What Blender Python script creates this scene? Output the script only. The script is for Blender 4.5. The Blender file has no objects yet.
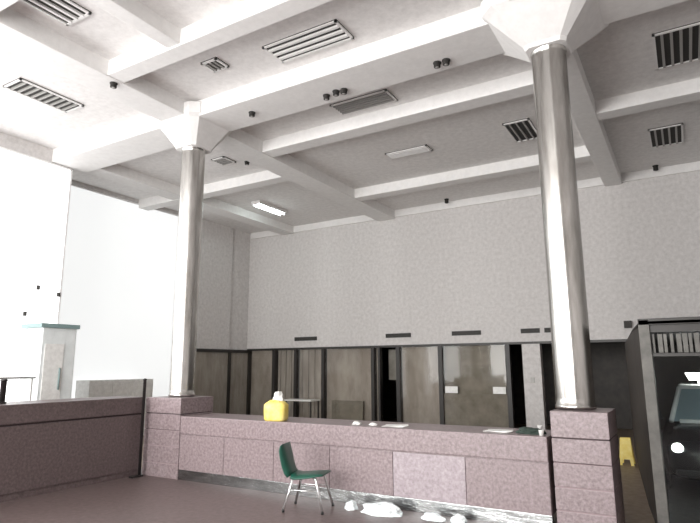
import bpy, bmesh, math, random
from mathutils import Vector, Matrix, noise as mnoise
random.seed(7)
S = bpy.context.scene
COL = S.collection
PI = math.pi

# ------------------------------------------------------------------ materials
def newmat(name):
    m = bpy.data.materials.new(name); m.use_nodes = True
    nt = m.node_tree
    return m, nt, nt.nodes['Principled BSDF']

def plain(name, col, rough=.5, metal=0., emit=None, es=1., spec=.5):
    m, nt, b = newmat(name)
    b.inputs['Base Color'].default_value = (*col, 1)
    b.inputs['Roughness'].default_value = rough
    b.inputs['Metallic'].default_value = metal
    b.inputs['Specular IOR Level'].default_value = spec
    if emit:
        b.inputs['Emission Color'].default_value = (*emit, 1)
        b.inputs['Emission Strength'].default_value = es
    return m

def mottled(name, c1, c2, scale=8., rough=.5, metal=0., detail=6., bump=0., c3=None, stretch=(1, 1, 1), spec=.5, lo=.35, hi=.65):
    m, nt, b = newmat(name)
    N = nt.nodes; L = nt.links
    tc = N.new('ShaderNodeTexCoord'); mp = N.new('ShaderNodeMapping')
    mp.inputs['Scale'].default_value = stretch
    nz = N.new('ShaderNodeTexNoise'); nz.inputs['Scale'].default_value = scale
    nz.inputs['Detail'].default_value = detail; nz.inputs['Roughness'].default_value = .65
    cr = N.new('ShaderNodeValToRGB')
    cr.color_ramp.elements[0].position = lo; cr.color_ramp.elements[0].color = (*c1, 1)
    cr.color_ramp.elements[1].position = hi; cr.color_ramp.elements[1].color = (*c2, 1)
    if c3:
        e = cr.color_ramp.elements.new((lo + hi) / 2); e.color = (*c3, 1)
    L.new(tc.outputs['Object'], mp.inputs['Vector']); L.new(mp.outputs['Vector'], nz.inputs['Vector'])
    L.new(nz.outputs['Fac'], cr.inputs['Fac']); L.new(cr.outputs['Color'], b.inputs['Base Color'])
    b.inputs['Roughness'].default_value = rough; b.inputs['Metallic'].default_value = metal
    b.inputs['Specular IOR Level'].default_value = spec
    if bump:
        bp = N.new('ShaderNodeBump'); bp.inputs['Strength'].default_value = bump; bp.inputs['Distance'].default_value = .02
        L.new(nz.outputs['Fac'], bp.inputs['Height']); L.new(bp.outputs['Normal'], b.inputs['Normal'])
    return m

def glassmat(name, tint=(.75, .72, .68), gloss=.12, rough=.05):
    m = bpy.data.materials.new(name); m.use_nodes = True
    nt = m.node_tree; N = nt.nodes; L = nt.links
    N.remove(N['Principled BSDF'])
    t = N.new('ShaderNodeBsdfTransparent'); t.inputs['Color'].default_value = (*tint, 1)
    g = N.new('ShaderNodeBsdfGlossy'); g.inputs['Roughness'].default_value = rough
    f = N.new('ShaderNodeFresnel'); f.inputs['IOR'].default_value = 1.5
    mx = N.new('ShaderNodeMixShader')
    ge = N.new('ShaderNodeNewGeometry'); iv = N.new('ShaderNodeMath'); iv.operation = 'SUBTRACT'; iv.inputs[0].default_value = 1
    ml = N.new('ShaderNodeMath'); ml.operation = 'MULTIPLY'
    L.new(ge.outputs['Backfacing'], iv.inputs[1]); L.new(iv.outputs[0], ml.inputs[0]); L.new(f.outputs['Fac'], ml.inputs[1])
    L.new(ml.outputs[0], mx.inputs['Fac']); L.new(t.outputs[0], mx.inputs[1]); L.new(g.outputs[0], mx.inputs[2])
    L.new(mx.outputs[0], N['Material Output'].inputs['Surface'])
    return m

M = {}
M['paint'] = mottled('warm_white_wall_paint', (.51, .49, .48), (.67, .65, .64), 11, .75, detail=10, spec=.25, lo=.3, hi=.7)
M['ceil'] = mottled('white_ceiling_paint', (.66, .645, .635), (.80, .785, .775), 9, .8, detail=10, spec=.2, lo=.3, hi=.7)
M['beam'] = mottled('white_beam_paint', (.71, .70, .69), (.79, .78, .77), 9, .65, detail=10, spec=.3, lo=.3, hi=.7)
M['pink'] = mottled('pink_granite', (.155, .115, .122), (.35, .285, .295), 26, .36, detail=9, c3=(.25, .198, .205), lo=.3, hi=.72)
M['pink_pale'] = mottled('paler_lilac_granite', (.25, .205, .225), (.44, .385, .41), 30, .34, detail=9, c3=(.34, .29, .31), lo=.3, hi=.72)  # paler copy of the granite, reflected light put into the colour
M['pink_dark'] = mottled('dusky_red_granite', (.075, .055, .055), (.16, .125, .125), 28, .42, detail=9, c3=(.115, .085, .085), lo=.3, hi=.72)  # darker granite copy, shade of the unlit side put into the colour
M['joint'] = plain('dark_joint', (.06, .042, .045), .8)
M['jointlight'] = plain('pale_joint', (.30, .23, .24), .8)
M['floor'] = mottled('brownish_pink_floor_stone', (.10, .072, .07), (.18, .138, .134), 14, .4, detail=9, lo=.3, hi=.72)
M['tan'] = mottled('tan_floor', (.20, .15, .11), (.31, .24, .18), 9, .5)
M['steel'] = mottled('polished_column_steel', (.36, .345, .32), (.70, .685, .665), 2.6, .27, 1., detail=7, bump=.12, stretch=(2.2, 2.2, .35), lo=.3, hi=.7)
M['kick'] = mottled('brushed_kick_plate', (.30, .31, .31), (.52, .54, .54), 6, .22, 1., bump=.5, stretch=(.6, 1, 2))
M['bronze'] = plain('dark_bronze_frame', (.022, .019, .017), .45)
M['dark'] = plain('dark_recess', (.018, .016, .014), .8)
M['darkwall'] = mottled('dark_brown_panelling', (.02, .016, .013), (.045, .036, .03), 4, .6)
M['blind'] = mottled('grey_brown_blind', (.30, .27, .245), (.46, .43, .40), 3, .8, stretch=(1, 1, .4))
M['blind2'] = mottled('olive_grey_panel', (.19, .177, .15), (.29, .272, .24), 3, .75)
M['blind3'] = mottled('pale_grey_blind', (.34, .315, .295), (.47, .45, .43), 5, .8, stretch=(3, 1, .3))
M['glass'] = glassmat('partition_glass', (.93, .92, .90))
M['glass_clear'] = glassmat('clear_door_glass', (.82, .85, .83))
M['vent'] = plain('grey_vent_metal', (.34, .33, .315), .5, .3)
M['ventdark'] = plain('vent_shadow_void', (.05, .048, .045), .9)
M['jamb'] = mottled('grey_metal_jamb', (.075, .072, .066), (.125, .12, .11), 7, .5, .3)
M['green'] = plain('dark_green_plastic', (.008, .075, .05), .35)
M['chrome'] = plain('bright_metal_leg', (.78, .79, .79), .22, .9)
M['yellow'] = mottled('yellow_plastic', (.84, .64, .12), (.93, .78, .27), 9, .5, bump=.3)
M['white'] = mottled('white_paper', (.72, .72, .70), (.86, .86, .84), 12, .6)
M['plastic'] = mottled('crumpled_white_film', (.74, .82, .84), (.9, .95, .96), 8, .18, bump=.6)  # for the shapes that stand in for floor glints
M['blackpost'] = plain('black_post_metal', (.02, .017, .017), .4)
M['frost'] = plain('frosted_daylight_glass', (.5, .5, .5), .5, emit=(.98, 1, 1), es=.72)  # glow added so the far left wall reads bright
M['frost2'] = plain('bright_frosted_glass', (.5, .5, .5), .5, emit=(1, 1, 1), es=2.2)  # stronger glow added to whiten the near left wall and ceiling
M['frost_frame'] = plain('white_window_frame', (.85, .85, .85), .6)
M['teal'] = plain('grey_teal_trim', (.22, .31, .31), .5)
M['palegrey'] = mottled('pale_grey_laminate', (.70, .74, .74), (.82, .86, .86), 3, .5)
M['carbody'] = plain('dark_car_paint', (.02, .021, .024), .22)
M['carwhite'] = plain('white_car_paint', (.8, .82, .82), .3)
M['carglass'] = plain('bluish_windscreen', (.27, .36, .40), .12)  # pale sky reflection put into the windscreen colour
M['rubber'] = plain('black_rubber', (.015, .015, .015), .8)
M['lamp'] = plain('lit_headlamp', (.9, .9, .9), .3, emit=(1, 1, .97), es=9)
M['tube'] = plain('lit_fluorescent_tube', (.9, 1, 1), .3, emit=(.86, 1, .98), es=14)
M['darkgreen'] = plain('dark_green_cloth', (.03, .05, .04), .7)
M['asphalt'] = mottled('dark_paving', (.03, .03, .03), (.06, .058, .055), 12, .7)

# ------------------------------------------------------------------ mesh helpers
class MB:
    def __init__(s): s.bm = bmesh.new()
    def box(s, x0, x1, y0, y1, z0, z1, mi=0, bev=0.):
        b = bmesh.new(); bmesh.ops.create_cube(b, size=1)
        for v in b.verts:
            v.co = Vector(((x0 + x1) / 2 + v.co.x * (x1 - x0), (y0 + y1) / 2 + v.co.y * (y1 - y0), (z0 + z1) / 2 + v.co.z * (z1 - z0)))
        if bev: bmesh.ops.bevel(b, geom=b.edges[:], offset=bev, segments=2, profile=.6, affect='EDGES')
        return s.merge(b, mi)
    def merge(s, b, mi=0, smooth=False):
        for f in b.faces: f.material_index = mi; f.smooth = smooth
        me = bpy.data.meshes.new('tmp'); b.to_mesh(me); b.free(); s.bm.from_mesh(me); bpy.data.meshes.remove(me); return s
    def prism(s, pts, z0, z1, mi=0, smooth=False):          # pts = xy outline
        b = bmesh.new()
        lo = [b.verts.new((x, y, z0)) for x, y in pts]; hi = [b.verts.new((x, y, z1)) for x, y in pts]
        n = len(pts); b.faces.new(lo[::-1]); b.faces.new(hi)
        for i in range(n): b.faces.new((lo[i], lo[(i + 1) % n], hi[(i + 1) % n], hi[i]))
        bmesh.ops.recalc_face_normals(b, faces=b.faces[:]); return s.merge(b, mi, smooth)
    def rings(s, rings, mi=0, smooth=True, cap=True):       # list of point loops
        b = bmesh.new(); vs = [[b.verts.new(p) for p in r] for r in rings]; n = len(rings[0])
        for a, c in zip(vs, vs[1:]):
            for i in range(n): b.faces.new((a[i], a[(i + 1) % n], c[(i + 1) % n], c[i]))
        if cap: b.faces.new(vs[0][::-1]); b.faces.new(vs[-1])
        bmesh.ops.recalc_face_normals(b, faces=b.faces[:]); return s.merge(b, mi, smooth)
    def lathe(s, prof, cx=0, cy=0, n=32, mi=0, smooth=True):
        return s.rings([[(cx + r * math.cos(2 * PI * i / n), cy + r * math.sin(2 * PI * i / n), z) for i in range(n)] for r, z in prof], mi, smooth)
    def tube(s, pts, r, n=10, mi=0):
        pts = [Vector(p) for p in pts]; rs = []
        for i, p in enumerate(pts):
            d = (pts[min(i + 1, len(pts) - 1)] - pts[max(i - 1, 0)]).normalized()
            a = d.cross(Vector((0, 0, 1)) if abs(d.z) < .9 else Vector((1, 0, 0))).normalized(); c = d.cross(a)
            rs.append([p + (a * math.cos(2 * PI * k / n) + c * math.sin(2 * PI * k / n)) * r for k in range(n)])
        return s.rings(rs, mi)
    def build(s, name, mats, parent=None):
        me = bpy.data.meshes.new(name); s.bm.to_mesh(me); s.bm.free()
        for m in (mats if isinstance(mats, (list, tuple)) else [mats]): me.materials.append(M[m])
        o = bpy.data.objects.new(name, me); COL.objects.link(o)
        if parent: o.parent = parent
        return o

def tag(o, label, cat, group=None):
    o['label'] = label; o['category'] = cat
    if group: o['group'] = group
    return o
def thing(name, label, cat, loc=(0, 0, 0), rz=0, group=None):
    o = bpy.data.objects.new(name, None); COL.objects.link(o); o.empty_display_size = .2
    o.location = loc; o.rotation_euler = (0, 0, rz); return tag(o, label, cat, group)
def struct(o): o['kind'] = 'structure'; return o
def dup(root, loc, rz, label, group=None):
    r = root.copy(); COL.objects.link(r); r.location = loc; r.rotation_euler = (0, 0, rz); r['label'] = label
    if group: r['group'] = group
    for ch in list(root.children):
        c = ch.copy(); COL.objects.link(c); c.parent = r
        for g in list(ch.children):
            d = g.copy(); COL.objects.link(d); d.parent = c
    return r

# ------------------------------------------------------------------ room shell
ZC = 6.45
XR = 5.0; YF = -5.0; YB = 15.0
YS = 7.15        # where the nearer left wall stops
struct(MB().box(-13.2, XR, YF, 7.0, -.1, 0).build('floor', 'floor'))
struct(MB().prism([(-13.2, 7.0), (-.43, 7.0), (-.61, 8.4), (-1.1, 13), (-1.2, 18), (-13.2, 18)], -.1, 0).build('floor', 'tan'))
struct(MB().prism([(-.43, 7.0), (XR, 7.0), (XR, 18), (-1.2, 18), (-1.1, 13), (-.61, 8.4)], -.1, -.002).build('floor', 'asphalt'))
struct(MB().box(-13.2, XR, YF, YB + .2, ZC, ZC + .15).build('ceiling', 'ceil'))
struct(MB().box(-13.2, -11.5, YF, YS, 0, ZC).build('wall_left', 'paint'))
struct(MB().box(-13.2, -13.0, 12.2, 14.05, 0, ZC).box(-13.2, -13.0, YS, 12.2, 6.36, ZC).box(-13.2, -13.0, YS, 12.2, 0, .3).build('wall_left_rear', 'paint'))
wn = struct(MB().box(-13.09, -13.07, YS, 12.2, .3, 6.36).build('window_4', 'frost'))  # glowing panel added to brighten the far left wall
m_ = MB()
for y_ in (YS + .03, 12.17): m_.box(-13.08, -13.04, y_ - .02, y_ + .02, .3, 6.36)
for z_ in (.33, 6.34): m_.box(-13.08, -13.04, YS, 12.2, z_ - .025, z_ + .025)
m_.build('window_frame', 'frost_frame', wn)
wn = struct(MB().box(-11.50, -11.485, 2.4, YS - .04, .3, 6.12).build('window_5', 'frost2'))  # glowing panel added to brighten the near left wall
m_ = MB()
for y_ in (2.4, YS - .04): m_.box(-11.5, -11.47, y_ - .02, y_ + .02, .3, 6.12)
for z_ in (.3, 6.12): m_.box(-11.5, -11.47, 2.4, YS - .04, z_ - .02, z_ + .02)
m_.build('window_frame', 'frost_frame', wn)
struct(MB().box(-13.2, -13.06, 14.05, 15.2, 0, ZC).build('wall_left_corner', 'paint'))
struct(MB().box(-13.2, XR, YB, YB + .2, 2.36, ZC).build('wall_back', 'paint'))
struct(MB().box(-13.0, XR, YB - .05, YB, 6.24, ZC).build('trim_1', 'beam'))
struct(MB().box(XR, XR + .2, YF, 7.0, 0, ZC).box(XR, XR + .2, 7.0, YB + .2, 2.3, ZC).build('wall_right', 'paint'))
# front wall with three tall windows (behind the camera)
fw = MB(); wx = [(-10.6, -7.9), (-7.2, -4.5), (-3.8, -1.1)]
xs = [-13.2] + [v for w in wx for v in w] + [XR + .2]
for i in range(0, len(xs), 2): fw.box(xs[i], xs[i + 1], YF - .2, YF, 0, ZC)
for a, b in wx: fw.box(a, b, YF - .2, YF, 0, .7).box(a, b, YF - .2, YF, 5.6, ZC)
struct(fw.build('wall_front', 'paint'))
for k, (a, b) in enumerate(wx):
    m = MB()
    for x in (a, (a + b) / 2 - .03, b - .06): m.box(x, x + .06, YF - .14, YF - .06, .7, 5.6)
    for z in (.7, 3.0, 5.54): m.box(a, b, YF - .14, YF - .06, z, z + .06)
    struct(m.build('window_%d' % (k + 1), 'bronze'))

# room behind the partition: dark office
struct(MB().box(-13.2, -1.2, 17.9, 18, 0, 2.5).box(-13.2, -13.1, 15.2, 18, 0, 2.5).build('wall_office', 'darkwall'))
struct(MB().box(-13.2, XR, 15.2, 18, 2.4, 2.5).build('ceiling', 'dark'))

# ceiling beams : downstand grid, staggered from bay to bay
CX1, CX2, CY = -7.58, -1.17, 7.05
def beam(x0, x1, y0, y1, z): struct(MB().box(x0, x1, y0, y1, z, ZC + .02, bev=.015).build('trim_%d' % beam.n, 'beam')); beam.n += 1
beam.n = 2
beam(-11.5, XR, CY - .4, CY + .42, 6.16)                  # main beam over the columns
beam(CX1 - .3, CX1 + .3, YF, YB, 6.185)
beam(CX2 - .3, CX2 + .3, YF, CY + .3, 6.185)
beam(CX2 - .22, CX2 + .18, CY + .3, YB, 6.19)
beam(-11.6, -11.1, 7.4, YB, 6.21)
for y, w in ((1.2, .3), (3.1, .3), (5.1, .3), (8.85, .36), (12.7, .36)): beam(CX1, CX2, y - w / 2, y + w / 2, 6.2)
for y in (.5, 3.2, 10.3): beam(-13, CX1, y - .17, y + .17, 6.2)
for y in (3.2, 10.55): beam(CX2, XR, y - .17, y + .17, 6.2)
beam(-5.95, -5.7, 3.1, 5.1, 6.22)

# ------------------------------------------------------------------ columns
def column(loc, lab, h1):
    t = thing('column', lab, 'column', loc)
    z0, zt = 1.262, 5.76
    prof = [(.222, z0), (.222, z0 + .04), (.212, z0 + .05)]
    r = .212
    prof += [(r, z0 + .12), (r, z0 + .16), (r, zt - .1), (r, zt - .04), (r + .012, zt - .03), (r + .012, zt)]
    n = 48
    rings = []
    for q, z in prof:
        ring = []
        for i in range(n):
            a = 2 * PI * i / n
            rr = q - (.007 if i % 12 == 0 else 0)           # vertical seams of the cladding sheets
            ring.append((rr * math.cos(a), rr * math.sin(a), z - loc[2]))
        rings.append(ring)
    MB().rings(rings).build('shaft', 'steel', t)
    def sq(h, z, c=.12): # chamfered square loop
        c = h * .25
        return [(-h, -h + c, z), (-h + c, -h, z), (h - c, -h, z), (h, -h + c, z), (h, h - c, z), (h - c, h, z), (-h + c, h, z), (-h, h - c, z)]
    dz = -loc[2]
    MB().rings([sq(.25, 5.74 + dz), sq(.27, 5.79 + dz), sq(h1 - .06, 6.15 + dz), sq(h1, 6.2 + dz), sq(h1, 6.40 + dz)], smooth=False).build('capital', 'beam', t)
    return t
column((CX1, CY, 1.262), 'round polished metal column with flared white capital, left one, on the corner pedestal', .56)
column((CX2, CY, 1.262), 'round polished metal column with flared white capital, right one, nearer to the car', .70)

# ------------------------------------------------------------------ pedestals (stone courses with recessed joints)
def courses(x0, x1, y0, y1, zs, mat, jm, parent, name='stone_block'):
    for a, b in zip(zs, zs[1:]):
        MB().box(x0, x1, y0, y1, a + .007, b - .007, bev=.006).build(name, mat, parent)
    MB().box(x0 + .006, x1 - .006, y0 + .006, y1 - .006, zs[0], zs[-3]).build('mortar_core', jm, parent)
    MB().box(x0 + .012, x1 - .012, y0 + .012, y1 - .012, zs[-3], zs[-1] - .02).build('mortar_core', 'joint', parent)
t = thing('pedestal', 'pink stone pedestal of stacked blocks at the corner under the left column', 'pedestal', (-7.58, 7.02, 0))
courses(-.42, .42, -.37, .36, [0, .22, .49, .74, 1.0, 1.26], 'pink', 'jointlight', t)
t = thing('pedestal', 'pink stone pedestal of stacked blocks under the right column at the counter end', 'pedestal', (-1.085, 7.0, 0))
courses(-.295, .295, -.35, .40, [0, .22, .46, .71, .97, 1.26], 'pink', 'jointlight', t)

# ------------------------------------------------------------------ main counter
X0, X1, YC0, YC1 = -7.15, -1.43, 6.65, 7.42
t = thing('service_counter', 'long pink granite service counter running between the two columns', 'counter', (0, 0, 0))
MB().box(X0, X1, YC0, YC1 - .02, .70, .972, bev=.012).build('worktop', 'pink', t)
MB().box(X0, X1, YC0 + .02, YC1, .15, .705).build('counter_core', 'pink', t)
pw = (X1 - X0) / 6
for k in range(6):
    MB().box(X0 + k * pw + .004, X0 + (k + 1) * pw - .004, YC0 + .003, YC0 + .03, .155, .685, bev=.002).build('front_panel', 'pink_pale' if k == 4 else 'pink', t)  # one panel paler, reflected light put into its colour
MB().box(X0, X1, YC0 + .012, YC0 + .06, 0, .15, bev=.004).build('kick_plate', 'kick', t)

# ------------------------------------------------------------------ left counter (towards the camera)
t = thing('side_counter', 'dusky red stone counter with a raised screen ledge at the left', 'counter', (0, 0, 0))
MB().box(-8.72, -7.985, 1.5, 6.62, 1.0, 1.262, bev=.012).build('screen_ledge', 'pink_dark', t)
MB().box(-8.70, -8.03, 1.5, 6.62, .1, 1.005).build('counter_core', 'joint', t)
for k in range(5):
    a = 1.5 + k * 1.024
    MB().box(-8.04, -8.0, a + .0005, a + 1.0235, .1, .975).build('front_panel', 'pink_dark', t)
MB().box(-8.68, -8.02, 1.5, 6.62, 0, .1).build('plinth', 'pink_dark', t)

# ------------------------------------------------------------------ thin black posts
def post(loc, z0, h, lab, q=1.):
    t = thing('barrier_post', lab, 'post', loc, group=None)
    MB().lathe([(.018 * q, z0 + .02), (.018 * q, h - .02), (.024 * q, h - .015), (.024 * q, h), (.008, h + .012)], n=14).build('pole', 'blackpost', t)
    MB().box(-.05, .05, -.17, .04, z0, z0 + .028, bev=.006).build('foot', 'blackpost', t)
post((-7.90, 6.52, 0), 0, 1.56, 'thin black metal post on the floor in front of the left pedestal', 1.4)
post((-8.28, 4.42, 1.264), 0, .33, 'short black post standing on the side counter at the left edge', 2.2)

# ------------------------------------------------------------------ chair
def chair():
    t = thing('chair', 'dark green plastic shell chair with bright metal legs in front of the long counter', 'chair', (-4.27, 6.14, 0), math.radians(16)); t.scale = (.94, .94, .97)
    # shell facing +x : seat pan and backrest, curved
    def shell(pts, w, th, cup):
        rows = []
        for (x, z, ww, lift) in pts:
            rows.append((x, z, ww, lift))
        b = bmesh.new(); n = 10; top = []; bot = []
        for i, (x, z, ww, lift) in enumerate(rows):
            xa, za = rows[max(i - 1, 0)][:2]; xb, zb = rows[min(i + 1, len(rows) - 1)][:2]
            d = Vector((xb - xa, 0, zb - za)).normalized(); nrm = Vector((-d.z, 0, d.x))
            a = []; c = []
            for k in range(n + 1):
                u = -1 + 2 * k / n
                p = Vector((x, u * ww / 2, z)) + nrm * (lift * u ** 4)
                a.append(b.verts.new(p)); c.append(b.verts.new(p - nrm * th))
            top.append(a); bot.append(c)
        R = len(rows)
        for i in range(R - 1):
            for k in range(n):
                b.faces.new((top[i][k], top[i + 1][k], top[i + 1][k + 1], top[i][k + 1]))
                b.faces.new((bot[i][k], bot[i][k + 1], bot[i + 1][k + 1], bot[i + 1][k]))
            b.faces.new((top[i][0], bot[i][0], bot[i + 1][0], top[i + 1][0])); b.faces.new((top[i][n], top[i + 1][n], bot[i + 1][n], bot[i][n]))
        for k in range(n):
            b.faces.new((top[0][k], top[0][k + 1], bot[0][k + 1], bot[0][k])); b.faces.new((top[-1][k], bot[-1][k], bot[-1][k + 1], top[-1][k + 1]))
        bmesh.ops.recalc_face_normals(b, faces=b.faces[:])
        m = MB(); m.merge(b, 0, True); return m
    seat = [(.25, .435, .38, .0), (.235, .452, .42, .01), (.12, .45, .44, .03), (0, .44, .44, .04), (-.12, .432, .43, .045), (-.185, .445, .42, .045)]
    shell(seat, .44, .014, 1).build('seat', 'green', t)
    back = [(-.18, .442, .41, .05), (-.215, .49, .40, .06), (-.24, .56, .41, .06), (-.27, .66, .43, .055), (-.30, .75, .42, .045), (-.318, .80, .36, .02), (-.322, .812, .30, .0)]
    shell(back, .43, -.014, 1).build('backrest', 'green', t)
    for sx, sy in ((1, 1), (1, -1), (-1, 1), (-1, -1)):
        l = MB().tube([(sx * .10, sy * .15, .425), (sx * .16 , sy * .19, .40), (sx * .27, sy * .235, .012)], .017).build('leg', 'chrome', t)
        MB().lathe([(.018, 0), (.018, .03)], sx * .268, sy * .234, 12).build('rubber_foot', 'rubber', l)
    MB().tube([(-.2, -.205, .26), (.2, -.205, .26)], .009).tube([(-.2, .205, .26), (.2, .205, .26)], .009).tube([(-.1, -.15, .425), (-.1, .15, .425)], .011).tube([(.1, -.15, .425), (.1, .15, .425)], .011).build('leg_brace', 'chrome', t)
chair()

# ------------------------------------------------------------------ crumpled shapes standing in for light glints on the floor
def crumple(name, loc, sx, sy, sz, mat, seed, rz=0., n=26, fine=7.):
    b = bmesh.new(); bmesh.ops.create_icosphere(b, subdivisions=4, radius=1)
    for v in b.verts:
        p = v.co.copy(); d = 1 + .35 * mnoise.noise(p * 1.6 + Vector((seed, 0, 0))) + .22 * abs(mnoise.noise(p * fine * .6 + Vector((0, seed, 0))))
        p *= d; z = max(p.z, -.35) + .35
        v.co = Vector((p.x * sx, p.y * sy, z * sz))
    m = MB(); m.merge(b, 0, False); o = m.build(name, mat); o.location = loc; o.rotation_euler.z = rz
    return o
tag(crumple('plastic_sheeting', (-3.38, 6.40, 0), .27, .13, .085, 'plastic', 3.1), 'crumpled bluish white plastic sheeting on the floor right of the chair, largest heap', 'plastic', 'crumpled plastic along the counter foot')  # stand-ins for floor glints, no real plastic here
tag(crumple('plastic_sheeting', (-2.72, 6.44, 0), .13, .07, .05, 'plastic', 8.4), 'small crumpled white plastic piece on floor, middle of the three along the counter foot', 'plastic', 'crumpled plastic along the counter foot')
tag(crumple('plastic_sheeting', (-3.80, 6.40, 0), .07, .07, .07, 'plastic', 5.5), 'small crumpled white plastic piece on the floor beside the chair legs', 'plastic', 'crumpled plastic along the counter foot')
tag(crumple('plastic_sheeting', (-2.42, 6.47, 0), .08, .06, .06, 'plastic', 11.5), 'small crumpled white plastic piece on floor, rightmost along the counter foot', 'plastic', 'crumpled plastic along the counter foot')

# ------------------------------------------------------------------ yellow bag on the counter
t = thing('yellow_bag', 'bright yellow bag with a white bundle poking out, standing on the long counter', 'bag', (-5.30, 6.77, .973), math.radians(12))
def rrect(w, d, z, c, tw=0., seed=0):
    pts = []
    for k in range(24):
        a = 2 * PI * k / 24; ca, sa = math.cos(a), math.sin(a)
        s = (abs(ca) ** 5 + abs(sa) ** 5) ** (-1 / 5)
        j = 1 + .05 * mnoise.noise(Vector((ca * 2, sa * 2, z * 9 + seed)))
        pts.append((ca * s * w / 2 * j, sa * s * d / 2 * j, z))
    return pts
BG = 1.0
MB().rings([rrect(.30, .19, 0, 0), rrect(.34, .21, .03, 0), rrect(.35, .22, .15, 0), rrect(.34, .21, .23, 0), rrect(.27, .15, .265, 0), rrect(.20, .10, .285, 0)]).build('bag_body', 'yellow', t)
MB().tube([(-.08, -.07, .25), (-.075, -.08, .285), (-.0, -.085, .30), (.075, -.08, .285), (.08, -.07, .25)], .008).build('handle', 'yellow', t)
o = crumple('white_bundle', (0.02, .02, .272), .075, .06, .11, 'white', 2.2); o.parent = t

# ------------------------------------------------------------------ small clutter on the counter
tag(crumple('crumpled_paper', (-3.98, 6.86, .972), .06, .05, .03, 'white', 1.3), 'small crumpled white paper on the counter, nearest to the yellow bag', 'paper', 'scraps on the counter')
tag(crumple('crumpled_paper', (-3.74, 6.88, .972), .05, .04, .022, 'white', 4.3), 'small crumpled white paper on counter, second right of the yellow bag', 'paper', 'scraps on the counter')
def papers(loc, rz, lab):
    m = MB()
    for k in range(4):
        b = bmesh.new(); bmesh.ops.create_cube(b, size=1)
        for v in b.verts: v.co = Vector((v.co.x * .30, v.co.y * .21, v.co.z * .003))
        bmesh.ops.rotate(b, verts=b.verts[:], matrix=Matrix.Rotation(k * .12, 3, 'Z')); bmesh.ops.translate(b, verts=b.verts[:], vec=(k * .01, 0, .002 + k * .004)); m.merge(b)
    o = m.build('paper_stack', 'white'); o.location = loc; o.rotation_euler.z = rz; tag(o, lab, 'paper')
papers((-3.42, 6.9, .972), .1, 'thin stack of white papers on counter below the dark doorway')
papers((-2.06, 6.95, .972), -.15, 'thin stack of white papers on counter left of the dark green cloth')
tag(crumple('cloth', (-1.66, 6.90, .972), .16, .10, .05, 'darkgreen', 9.1), 'crumpled dark green cloth on the counter beside the right pedestal', 'cloth')
def cup(loc, lab):
    t = MB().lathe([(.022, 0), (.03, .06), (.032, .065), (.028, .062), (.02, .008)], n=18).build('paper_cup', 'white'); t.location = loc; tag(t, lab, 'cup', 'small white cups')
cup((-1.62, 7.2, .972), 'small white cup on counter behind the dark green cloth')
cup((-1.50, 6.72, .972), 'small white cup at the end of the counter against the right pedestal')

# ------------------------------------------------------------------ glazed partition along the back
ZT = 2.30
t = thing('office_partition', 'dark framed glazed office partition below the white back wall', 'partition', (0, 0, 0))
MB().box(-13.0, 4.9, YB - .06, YB + .16, ZT, ZT + .06).build('top_rail', 'bronze', t)
MB().box(-13.0, -4.1, YB - .04, YB + .1, 0, .1).build('bottom_rail', 'bronze', t)
mull = [(-13.0, .1), (-11.86, .11), (-10.97, .10), (-9.90, .09), (-8.12, .10), (-7.9, .06), (-7.28, .12), (-5.97, .12), (-4.08, .12)]
for x, w in mull: MB().box(x - w / 2, x + w / 2, YB - .05, YB + .12, 0, ZT).build('mullion', 'bronze', t)
def pane(x0, x1, mat, style):
    p = MB().box(x0, x1, YB + .0, YB + .01, .1, ZT).build('pane', 'glass', t)
    m = MB()
    if style == 'plain':
        m.box(x0, x1, YB + .13, YB + .16, .1, ZT)
    elif style == 'vert':
        n = max(3, int((x1 - x0) / .11)); w = (x1 - x0) / n
        for k in range(n):
            a = x0 + k * w; s = .02 if k % 2 else 0
            m.box(a + .004, a + w - .006, YB + .13 + s, YB + .15 + s, .1, ZT)
        m.box(x0, x1, YB + .18, YB + .19, .1, ZT)
    else:
        n = 26; h = (ZT - .1) / n
        for k in range(n): m.box(x0, x1, YB + .13, YB + .15, .1 + k * h, .1 + k * h + h * .82)
        m.box(x0, x1, YB + .16, YB + .17, .1, ZT)
    m.build('blind', mat, t)
pane(-12.95, -11.92, 'blind', 'horiz'); pane(-11.80, -11.02, 'blind3', 'vert'); pane(-10.92, -9.95, 'blind', 'vert')
pane(-9.85, -8.17, 'blind', 'plain'); pane(-8.07, -7.93, 'blind', 'plain'); pane(-5.91, -4.14, 'blind2', 'plain'); pane(-7.22, -6.03, 'blind', 'plain')
# low dark dado of the partition and the brown panel at its foot
MB().box(-9.6, -8.5, YB + .02, YB + .11, .1, .72).build('dado_panel', 'blind2', t)
MB().box(-5.91, -4.14, YB + .02, YB + .1, .1, 1.0).build('dado_panel', 'blind2', t)
# door leaf of the dark opening
MB().box(-7.85, -7.35, YB + .5, YB + .54, 1.35, 2.25).build('hatch_panel', 'blind2', t)
# return of the partition on the left wall
t = thing('side_partition', 'dark framed glazed partition on the left wall beside the left column', 'partition', (0, 0, 0))
MB().box(-13.0, -12.92, 12.2, 14.94, 2.22, ZT + .02).build('top_rail', 'bronze', t)
for y, w in ((12.25, .1), (14.02, .1)): MB().box(-13.0, -12.92, y - w / 2, y + w / 2, 0, 2.22).build('mullion', 'bronze', t)
for a, b in ((12.3, 13.97), (14.07, 14.94)):
    MB().box(-12.95, -12.94, a, b, .1, 2.22).build('pane', 'glass', t); MB().box(-13.0, -12.97, a, b, 0, 2.22).build('blind', 'blind3', t)
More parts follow.
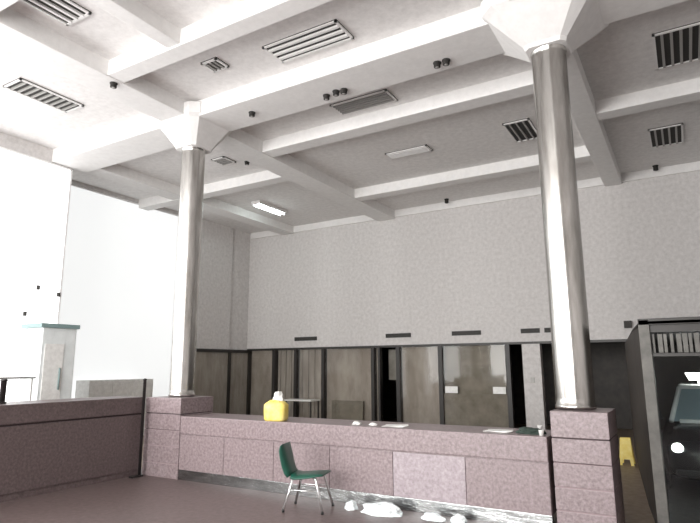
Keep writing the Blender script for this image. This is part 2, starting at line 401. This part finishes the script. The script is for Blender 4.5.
# notices behind the glass
def notice(x0, x1, z0, z1, lab):
    o = MB().box(x0, x1, YB - .008, YB - .002, z0, z1).build('notice_sheet', 'white'); tag(o, lab, 'notice', 'sheets on the glass')
notice(-5.86, -5.50, 1.02, 1.20, 'white sheet on partition glass, left one of the pair right of centre')
notice(-4.52, -4.18, 1.02, 1.20, 'white sheet on partition glass next to the dark opening and pale pier')
# pale pier with switch
t = thing('pier', 'narrow pale wall pier between two dark openings, right end of partition', 'pier', (-3.46, YB + .05, 0))
MB().box(-.23, .23, -.12, .12, 0, ZT, bev=.01).build('pier_shaft', 'paint', t)
MB().box(-.05, .05, -.14, -.12, 1.32, 1.45, bev=.004).build('switch_plate', 'vent', t)
# low desk items glimpsed through glass
t = thing('desk', 'pale desk top glimpsed behind the glass left of the dark doorway', 'desk', (-10.35, 14.5, 0))
MB().box(-.5, .5, -.25, .25, .72, .76, bev=.006).build('desk_top', 'white', t)
for sx in (-1, 1):
    for sy in (-1, 1): MB().box(sx * .46 - .02, sx * .46 + .02, sy * .21 - .02, sy * .21 + .02, 0, .72).build('leg', 'bronze', t)

# ------------------------------------------------------------------ slots in the back wall
slots = [(-11.02, -10.15), (-7.67, -6.86), (-5.6, -4.77), (-3.70, -3.22), (-3.1, -2.9)]
labs = ['dark slot vent low on back wall, leftmost, above the yellow bag', 'dark slot vent low on the back wall above the dark doorway',
        'dark slot vent low on back wall above the two white sheets', 'dark slot vent low on back wall above the pale pier', 'tiny dark slot vent low on the back wall against the right column']
for (a, b), l in zip(slots, labs):
    t = thing('wall_vent', l, 'vent', ((a + b) / 2, YB, 2.58), group='slot vents on the back wall')
    h = (b - a) / 2
    MB().box(-h, h, -.012, 0, 0, .12).build('vent_backing', 'ventdark', t)
    m = MB().box(-h, h, -.03, -.012, 0, .012).box(-h, h, -.03, -.012, .108, .12).box(-h, -h + .012, -.03, -.012, 0, .12).box(h - .012, h, -.03, -.012, 0, .12)
    m.build('vent_frame', 'bronze', t)
    MB().box(-h + .012, h - .012, -.024, -.014, .05, .06).build('slat', 'bronze', t)
t = thing('wall_speaker', 'small dark box on back wall beside the grey door frame', 'speaker', (-1.16, YB - .001, 2.62))
MB().box(-.08, .08, -.12, 0, 0, .17, bev=.01).build('speaker_case', 'bronze', t); MB().box(-.06, .06, -.126, -.12, .02, .15).build('grille', 'ventdark', t)

# ------------------------------------------------------------------ ceiling vents
def cvent(x, y, lx, ly, along, n, lab, z=ZC, f_=.16, mat='beam'):
    t = thing('ceiling_vent', lab, 'vent', (x, y, z - .035), group='ceiling air vents')
    hx, hy = lx / 2, ly / 2
    MB().box(-hx, hx, -hy, hy, .02, .035).build('vent_box', 'ventdark', t)
    f = .035
    MB().box(-hx, hx, -hy, -hy + f, 0, .02).box(-hx, hx, hy - f, hy, 0, .02).box(-hx, -hx + f, -hy, hy, 0, .02).box(hx - f, hx, -hy, hy, 0, .02).build('vent_frame', 'beam', t)
    for k in range(n):
        u = (k + 1) / (n + 1)
        if along == 'x':
            yy = -hy + ly * u; m = MB().box(-hx + f, hx - f, yy - .5 * f_ * 2 * ly / n, yy + .5 * f_ * 2 * ly / n, -.01, .02)
        else:
            xx = -hx + lx * u; m = MB().box(xx - .5 * f_ * 2 * lx / n, xx + .5 * f_ * 2 * lx / n, -hy + f, hy - f, -.01, .02)
        m.build('slat', mat, t)
    return t
K = (ZC - .03 - 1.75) / (6.3 - 1.75)
cvent(-4.24 * K, 5.98 * K, 1.30, .50, 'x', 3, 'white louvred ceiling vent with wide slats, large one in front of the main beam', f_=.13)
cvent(-4.47 * K, 8.02 * K, 1.15, .46, 'x', 5, 'grey louvred ceiling vent just behind the main beam, between the columns', f_=.12, mat='vent')
cvent(-4.77 * K, 10.55 * K, 1.0, .35, 'x', 4, 'faint grey ceiling vent deep in the hall between the columns')
cvent(.42 * K, 8.88 * K, .84, 1.12, 'y', 6, 'large ceiling vent with dark gaps at the top right corner', f_=.13, mat='vent')
cvent(.06 * K, 12.5 * K, .62, 1.1, 'y', 4, 'small ceiling vent deep in the hall right of the right column', f_=.12, mat='vent')
cvent(-2.38 * K, 10.7 * K, .52, 1.05, 'y', 3, 'small ceiling vent seen just left of the right column', f_=.08, mat='vent')
cvent(-9.0 * K, 4.98 * K, .52, 1.15, 'x', 9, 'grey ceiling vent with fine slats at the left edge, left of left column', f_=.12, mat='vent')
cvent(-6.52 * K, 3.35 * K, .52, 1.25, 'y', 3, 'ceiling vent cut by the top edge at upper left', f_=.12, mat='beam')
cvent(-5.80 * K, 5.74 * K, .32, .30, 'y', 3, 'small square ceiling vent in front of the main beam, above the left column', f_=.16, mat='vent')
cvent(-8.55 * K, 8.85 * K, .38, .42, 'x', 4, 'small ceiling vent close beside the left column capital', f_=.1, mat='vent')

# ------------------------------------------------------------------ ceiling spots
def spot(x, y, lab, z=ZC, s=1.):
    t = thing('ceiling_spotlight', lab, 'spotlight', (x, y, z), group='small dark ceiling spotlights')
    MB().lathe([(.035 * s, -.075 * s), (.05 * s, -.07 * s), (.05 * s, -.02), (.06 * s, -.015), (.06 * s, 0)], n=16).build('housing', 'dark', t)
    MB().lathe([(.025 * s, -.079 * s), (.028 * s, -.075 * s)], n=12).build('lens', 'vent', t)
# (x, y) on the ceiling
sp = [(-7.40, 5.15, 6.185, 'dark ceiling spotlight on the cross beam in front of the left column'), (-9.76 * K, 7.3 * K, ZC, 'dark ceiling spotlight behind main beam, left of left column'),
      (-4.71, 7.2, 6.16, 'dark spotlight under the main beam, leftmost of three halfway between the columns'), (-4.50, 7.16, 6.16, 'dark spotlight under the main beam, middle of three halfway between the columns'),
      (-4.36, 7.18, 6.16, 'dark spotlight under the main beam, rightmost of three halfway between the columns'),
      (-2.76, 7.2, 6.16, 'dark spotlight under main beam near right column, left of a close pair'), (-2.62, 7.2, 6.16, 'dark spotlight under main beam near right column, right of a close pair'),
      (-6.18, 7.05, 6.16, 'dark spotlight under the main beam, right of the left column capital'), (-8.16 * K, 9.19 * K, ZC, 'dark ceiling spotlight deep in hall, above the lit ceiling lamp')]
for x, y, z, l in sp: spot(x, y, l, z, 1.0)
def rearspot(x, y, lab): 
    t = thing('ceiling_spotlight', lab, 'spotlight', (x, y, ZC), group='small dark ceiling spotlights')
    MB().lathe([(.04, -.12), (.055, -.11), (.055, -.02), (.065, -.015), (.065, 0)], n=16).build('housing', 'dark', t)
rearspot(-.22, 14.75, 'dark ceiling spotlight against back wall, right of right column')
rearspot(-5.5, 14.7, 'dark ceiling spotlight against back wall, between the columns')

# lit ceiling lamp
t = thing('ceiling_light', 'lit white fluorescent ceiling lamp near the back left corner', 'light', (-10.25, 12.6, ZC))
MB().box(-.16, .16, -.65, .65, -.09, 0, bev=.01).build('lamp_housing', 'beam', t)
for s in (-1, 1): MB().tube([(s * .075, -.6, -.115), (s * .075, .6, -.115)], .022).build('tube', 'tube', t)

# ------------------------------------------------------------------ left zone : booth, cabinet, rail, wall spots
t = thing('booth', 'tall pale grey booth with a dark teal top edge by left wall', 'booth', (-10.6, 6.45, 0))
MB().box(-.3, .3, -.34, .34, 0, 2.5, bev=.01).build('booth_body', 'palegrey', t)
MB().box(-.34, .34, -.4, .38, 2.5, 2.58, bev=.006).build('booth_top', 'teal', t)
MB().box(.3, .312, -.28, .1, .1, 2.2, bev=.003).build('booth_door', 'white', t)
MB().tube([(.335, .03, 1.35), (.335, .03, 1.75)], .015).build('handle', 'teal', t)
t = thing('low_cabinet', 'low white cabinet against the left wall, left of left column', 'cabinet', (-12.72, 9.6, 0))
MB().box(-.27, .27, -.95, .95, 0, 1.45, bev=.01).build('cabinet_body', 'white', t)
for k in range(3): MB().box(.27, .285, -.93 + k * .62, -.33 + k * .62, .1, 1.4, bev=.004).build('door', 'white', t)
t = thing('handrail', 'thin grey handrail left of the booth behind side counter', 'rail', (0, 0, 0))
MB().tube([(-10.4, 4.6, 1.58), (-10.4, 6.1, 1.58)], .02).build('rail', 'vent', t)
for y in (4.65, 5.35, 6.05): MB().tube([(-10.4, y, 0), (-10.4, y, 1.58)], .016).build('rail_post', 'vent', t)
for y, z, l in ((6.6, 3.39, 'topmost, left of the pair above booth'), (7.05, 3.29, 'nearest the wall edge above booth'), (6.38, 2.83, 'leftmost, left of booth top'), (6.62, 2.36, 'lowest, beside the booth')):
    t = thing('wall_spotlight', 'small grey spotlight on left wall, ' + l, 'spotlight', (-11.5, y, z), group='small wall spotlights')
    m = MB().tube([(0, 0, 0), (.05, 0, 0)], .02); m.build('arm', 'vent', t)
    MB().tube([(.05, 0, -.04), (.05, 0, .05)], .035).build('lamp_head', 'ventdark', t)

# ------------------------------------------------------------------ right : glazed door, dark bay and car
d = bpy.data.objects.new('door_1', None); COL.objects.link(d); d.location = (-.44, 7.02, 0); struct(d)
MB().box(0, .11, -.06, .06, 0, 2.24, bev=.006).build('jamb', 'jamb', d)
MB().box(1.75, 1.86, -.06, .06, 0, 2.24, bev=.006).build('jamb', 'jamb', d)
MB().box(0, 1.86, -.06, .06, 2.18, 2.25, bev=.004).build('header', 'bronze', d)
MB().box(.11, 1.75, -.03, .03, 1.84, 1.875).build('transom_bar', 'bronze', d)
MB().box(.11, 1.75, -.03, .03, 2.10, 2.18).build('transom_bar', 'bronze', d)
random.seed(3); x = .125
while x < 1.72:
    w = random.choice((.02, .03, .045)); 
    MB().box(x, x + w, -.02, .02, 1.88, 2.08).build('transom_louvre', 'jamb', d); x += w + random.choice((.012, .02, .03))
MB().box(.11, 1.75, -.004, .004, .05, 1.84).build('door_glass', 'glass_clear', d)
MB().box(.11, 1.75, -.03, .03, 0, .06).build('threshold', 'jamb', d)
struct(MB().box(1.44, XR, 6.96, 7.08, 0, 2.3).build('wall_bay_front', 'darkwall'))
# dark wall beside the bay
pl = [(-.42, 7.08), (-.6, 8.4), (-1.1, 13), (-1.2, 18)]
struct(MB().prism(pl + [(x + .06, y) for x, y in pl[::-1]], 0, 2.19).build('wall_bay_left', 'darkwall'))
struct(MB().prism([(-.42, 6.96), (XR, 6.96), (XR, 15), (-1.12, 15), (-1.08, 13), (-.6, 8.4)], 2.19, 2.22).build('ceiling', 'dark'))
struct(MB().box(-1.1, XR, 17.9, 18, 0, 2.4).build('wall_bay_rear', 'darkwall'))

def car(loc):
    t = thing('car', 'dark car with white roof and pale windscreen, left headlight lit, behind glass door', 'car', loc)
    W = .84
    def sec(y, zb, zt, w, r=.12):   # body cross section loop
        pts = []
        for k in range(20):
            a = 2 * PI * k / 20; ca, sa = math.cos(a), math.sin(a)
            s = (abs(ca) ** 6 + abs(sa) ** 6) ** (-1 / 6)
            pts.append((ca * s * w, y, (zb + zt) / 2 + sa * s * (zt - zb) / 2))
        return pts
    MB().rings([sec(.0, .32, .60, .66), sec(.05, .25, .70, .76), sec(.25, .22, .80, W), sec(.9, .2, .90, W), sec(1.1, .2, .93, W), sec(2.6, .2, .95, W), sec(3.7, .22, .92, W), sec(4.1, .28, .85, .76), sec(4.15, .34, .75, .68)]).build('body', 'carbody', t)
    def gh(y, z, w): return (y, z, w)
    # cabin: windscreen, roof, rear screen, side glass as a tapered solid
    b = MB()
    A = [(-.70, 1.0, .92), (.70, 1.0, .92), (.70, 3.6, .92), (-.70, 3.6, .92)]
    T = [(-.56, 1.62, 1.38), (.56, 1.62, 1.38), (.56, 3.05, 1.38), (-.56, 3.05, 1.38)]
    b.rings([A, T], smooth=False).build('cabin_glass', 'carglass', t)
    MB().rings([[(-.59, 1.55, 1.375), (.59, 1.55, 1.375), (.59, 3.1, 1.375), (-.59, 3.1, 1.375)], [(-.56, 1.60, 1.43), (.56, 1.60, 1.43), (.56, 3.05, 1.43), (-.56, 3.05, 1.43)]], smooth=False).build('roof', 'carwhite', t)
    for s in (-1, 1):
        MB().tube([(s * .71, .98, .92), (s * .57, 1.60, 1.39)], .035).build('front_pillar', 'carwhite', t)
        MB().tube([(s * .71, 3.6, .93), (s * .57, 3.07, 1.39)], .035).build('rear_pillar', 'carwhite', t)
        m = MB().rings([[(s * .64 + .07 * math.cos(a), -.0 + .02 * (1 - abs(math.cos(a))), .65 + .055 * math.sin(a)) for a in [2 * PI * k / 16 for k in range(16)]],
                    [(s * .64 + .07 * math.cos(a), .1, .66 + .05 * math.sin(a)) for a in [2 * PI * k / 16 for k in range(16)]]])
        m.build('headlight', 'lamp' if s < 0 else 'vent', t)
        MB().tube([(s * .80, 1.12, .93), (s * .90, 1.1, .97)], .018).box(s * .90 - .09, s * .90 + .06, 1.06, 1.14, .93, 1.06, bev=.02).build('side_mirror', 'carbody', t)
        for y in (.75, 3.3):
            w = MB().rings([[(s * .83 + dx, y + r * math.cos(a), .3 + r * math.sin(a)) for a in [2 * PI * k / 28 for k in range(28)]] for dx, r in ((-.1, .26), (-.09, .3), (.03, .3), (.045, .26))]).build('wheel', 'rubber', t)
            MB().rings([[(s * .83 + dx, y + r * math.cos(a), .3 + r * math.sin(a)) for a in [2 * PI * k / 20 for k in range(20)]] for dx, r in ((.0, .18), (s * .06, .17))]).build('hubcap', 'vent', w)
    MB().box(-.60, .60, .93, 1.03, .90, .955, bev=.012).build('scuttle_panel', 'carwhite', t)
    MB().box(-.35, .35, -.02, .06, .42, .56, bev=.01).build('radiator_grille', 'rubber', t)
    MB().box(-.68, .68, -.05, .1, .30, .40, bev=.03).build('bumper', 'carbody', t)
    m = MB().rings([[(-.42, 1.9, 1.50), (.42, 1.9, 1.50), (.42, 2.05, 1.50), (-.42, 2.05, 1.50)], [(-.47, 1.92, 1.62), (.47, 1.92, 1.62), (.47, 2.03, 1.62), (-.47, 2.03, 1.62)]], smooth=False)
    m.box(-.3, .3, 1.93, 2.02, 1.425, 1.505); m.build('roof_light', 'lamp', t)
car((.40, 8.95, 0))

# yellow floor sign in the passage
t = thing('floor_sign', 'small yellow folding floor sign in the passage right of right pedestal', 'floor sign', (-1.12, 11.6, 0))
for s in (-1, 1):
    pts = [(-.13, .13 * s, 0), (.13, .13 * s, 0), (.085, .01 * s, .56), (-.085, .01 * s, .56)]
    off = Vector((0, .012 * s, 0))
    b = bmesh.new()
    P = [(-.12, 0), (-.07, 0), (-.055, .1), (.055, .1), (.07, 0), (.12, 0), (.085, .46), (-.085, .46)]
    fr = [b.verts.new((x, s * (.13 - .12 * z / .56), z)) for x, z in P]; bk = [b.verts.new((x, s * (.142 - .12 * z / .56), z)) for x, z in P]
    b.faces.new(fr); b.faces.new(bk[::-1])
    for i in range(8): b.faces.new((fr[i], bk[i], bk[(i + 1) % 8], fr[(i + 1) % 8]))
    bmesh.ops.recalc_face_normals(b, faces=b.faces[:]); m = MB(); m.merge(b); m.build('sign_panel', 'yellow', t)

# ------------------------------------------------------------------ light
w = bpy.data.worlds.new('World'); S.world = w; w.use_nodes = True
w.node_tree.nodes['Background'].inputs['Color'].default_value = (.9, .95, 1, 1)
w.node_tree.nodes['Background'].inputs['Strength'].default_value = .25
def area(name, loc, direction, sx, sy, power, col=(1, 1, 1)):
    l = bpy.data.lights.new(name, 'AREA'); l.shape = 'RECTANGLE'; l.size = sx; l.size_y = sy; l.energy = power; l.color = col
    o = bpy.data.objects.new(name, l); COL.objects.link(o); o.location = loc
    o.rotation_euler = Vector(direction).to_track_quat('-Z', 'Y').to_euler(); return o
for k, (a, b) in enumerate(wx):
    area('window_daylight', ((a + b) / 2, YF + .02, 3.15), (0, 1, 0), b - a, 4.8, (450, 650, 650)[k], (1, .99, .97))
# tall side window on the nearer left wall, out of the picture
area('window_daylight', (-11.45, .6, 3.2), (1, 0, 0), 4.5, 4.6, 350, (.97, .99, 1))
t = thing('ceiling_light', 'slim ceiling lamp just inside the grey framed door, above the car front', 'light', (.7, 7.42, 2.19))  # box added for the bay fill light, not a real ceiling lamp
MB().box(-.65, .65, -.05, .05, -.06, 0, bev=.008).build('lamp_housing', 'beam', t)  # housing added for the fill light, hidden behind the door header
area('bay_lamp', (.7, 7.5, 2.08), (-.1, 1, -.55), 1.2, .2, 22, (.93, .98, 1))  # fill light added to brighten the car front
area('window_daylight', (XR - .05, 12.0, 1.2), (-1, 0, 0), 4, 2, 20, (.9, .96, 1))  # unseen fill light added for the car, from the bay's right side

# ------------------------------------------------------------------ camera
f = 560.; H = 1.75; pitch = math.atan(105 / 560); yaw = math.radians(30.7); roll = math.radians(.3)
fwd = Vector((-math.sin(yaw) * math.cos(pitch), math.cos(yaw) * math.cos(pitch), math.sin(pitch)))
r0 = Vector((math.cos(yaw), math.sin(yaw), 0)); u0 = r0.cross(fwd)
R = r0 * math.cos(roll) - u0 * math.sin(roll); U = u0 * math.cos(roll) + r0 * math.sin(roll)
cd = bpy.data.cameras.new('camera'); cd.sensor_width = 36; cd.lens = f / 700 * 36; cd.clip_start = .05; cd.clip_end = 200
co = bpy.data.objects.new('camera', cd); COL.objects.link(co)
m = Matrix((R, U, -fwd)).transposed().to_4x4(); m.translation = (0, 0, H); co.matrix_world = m
S.camera = co
S.cycles.use_denoising = True
S.cycles.max_bounces = 8; S.cycles.diffuse_bounces = 6
S.cycles.sample_clamp_indirect = 6
v = S.view_settings; v.view_transform = 'Standard'; v.look = 'None'; v.gamma = 1; v.use_curve_mapping = False; v.exposure = 0.1
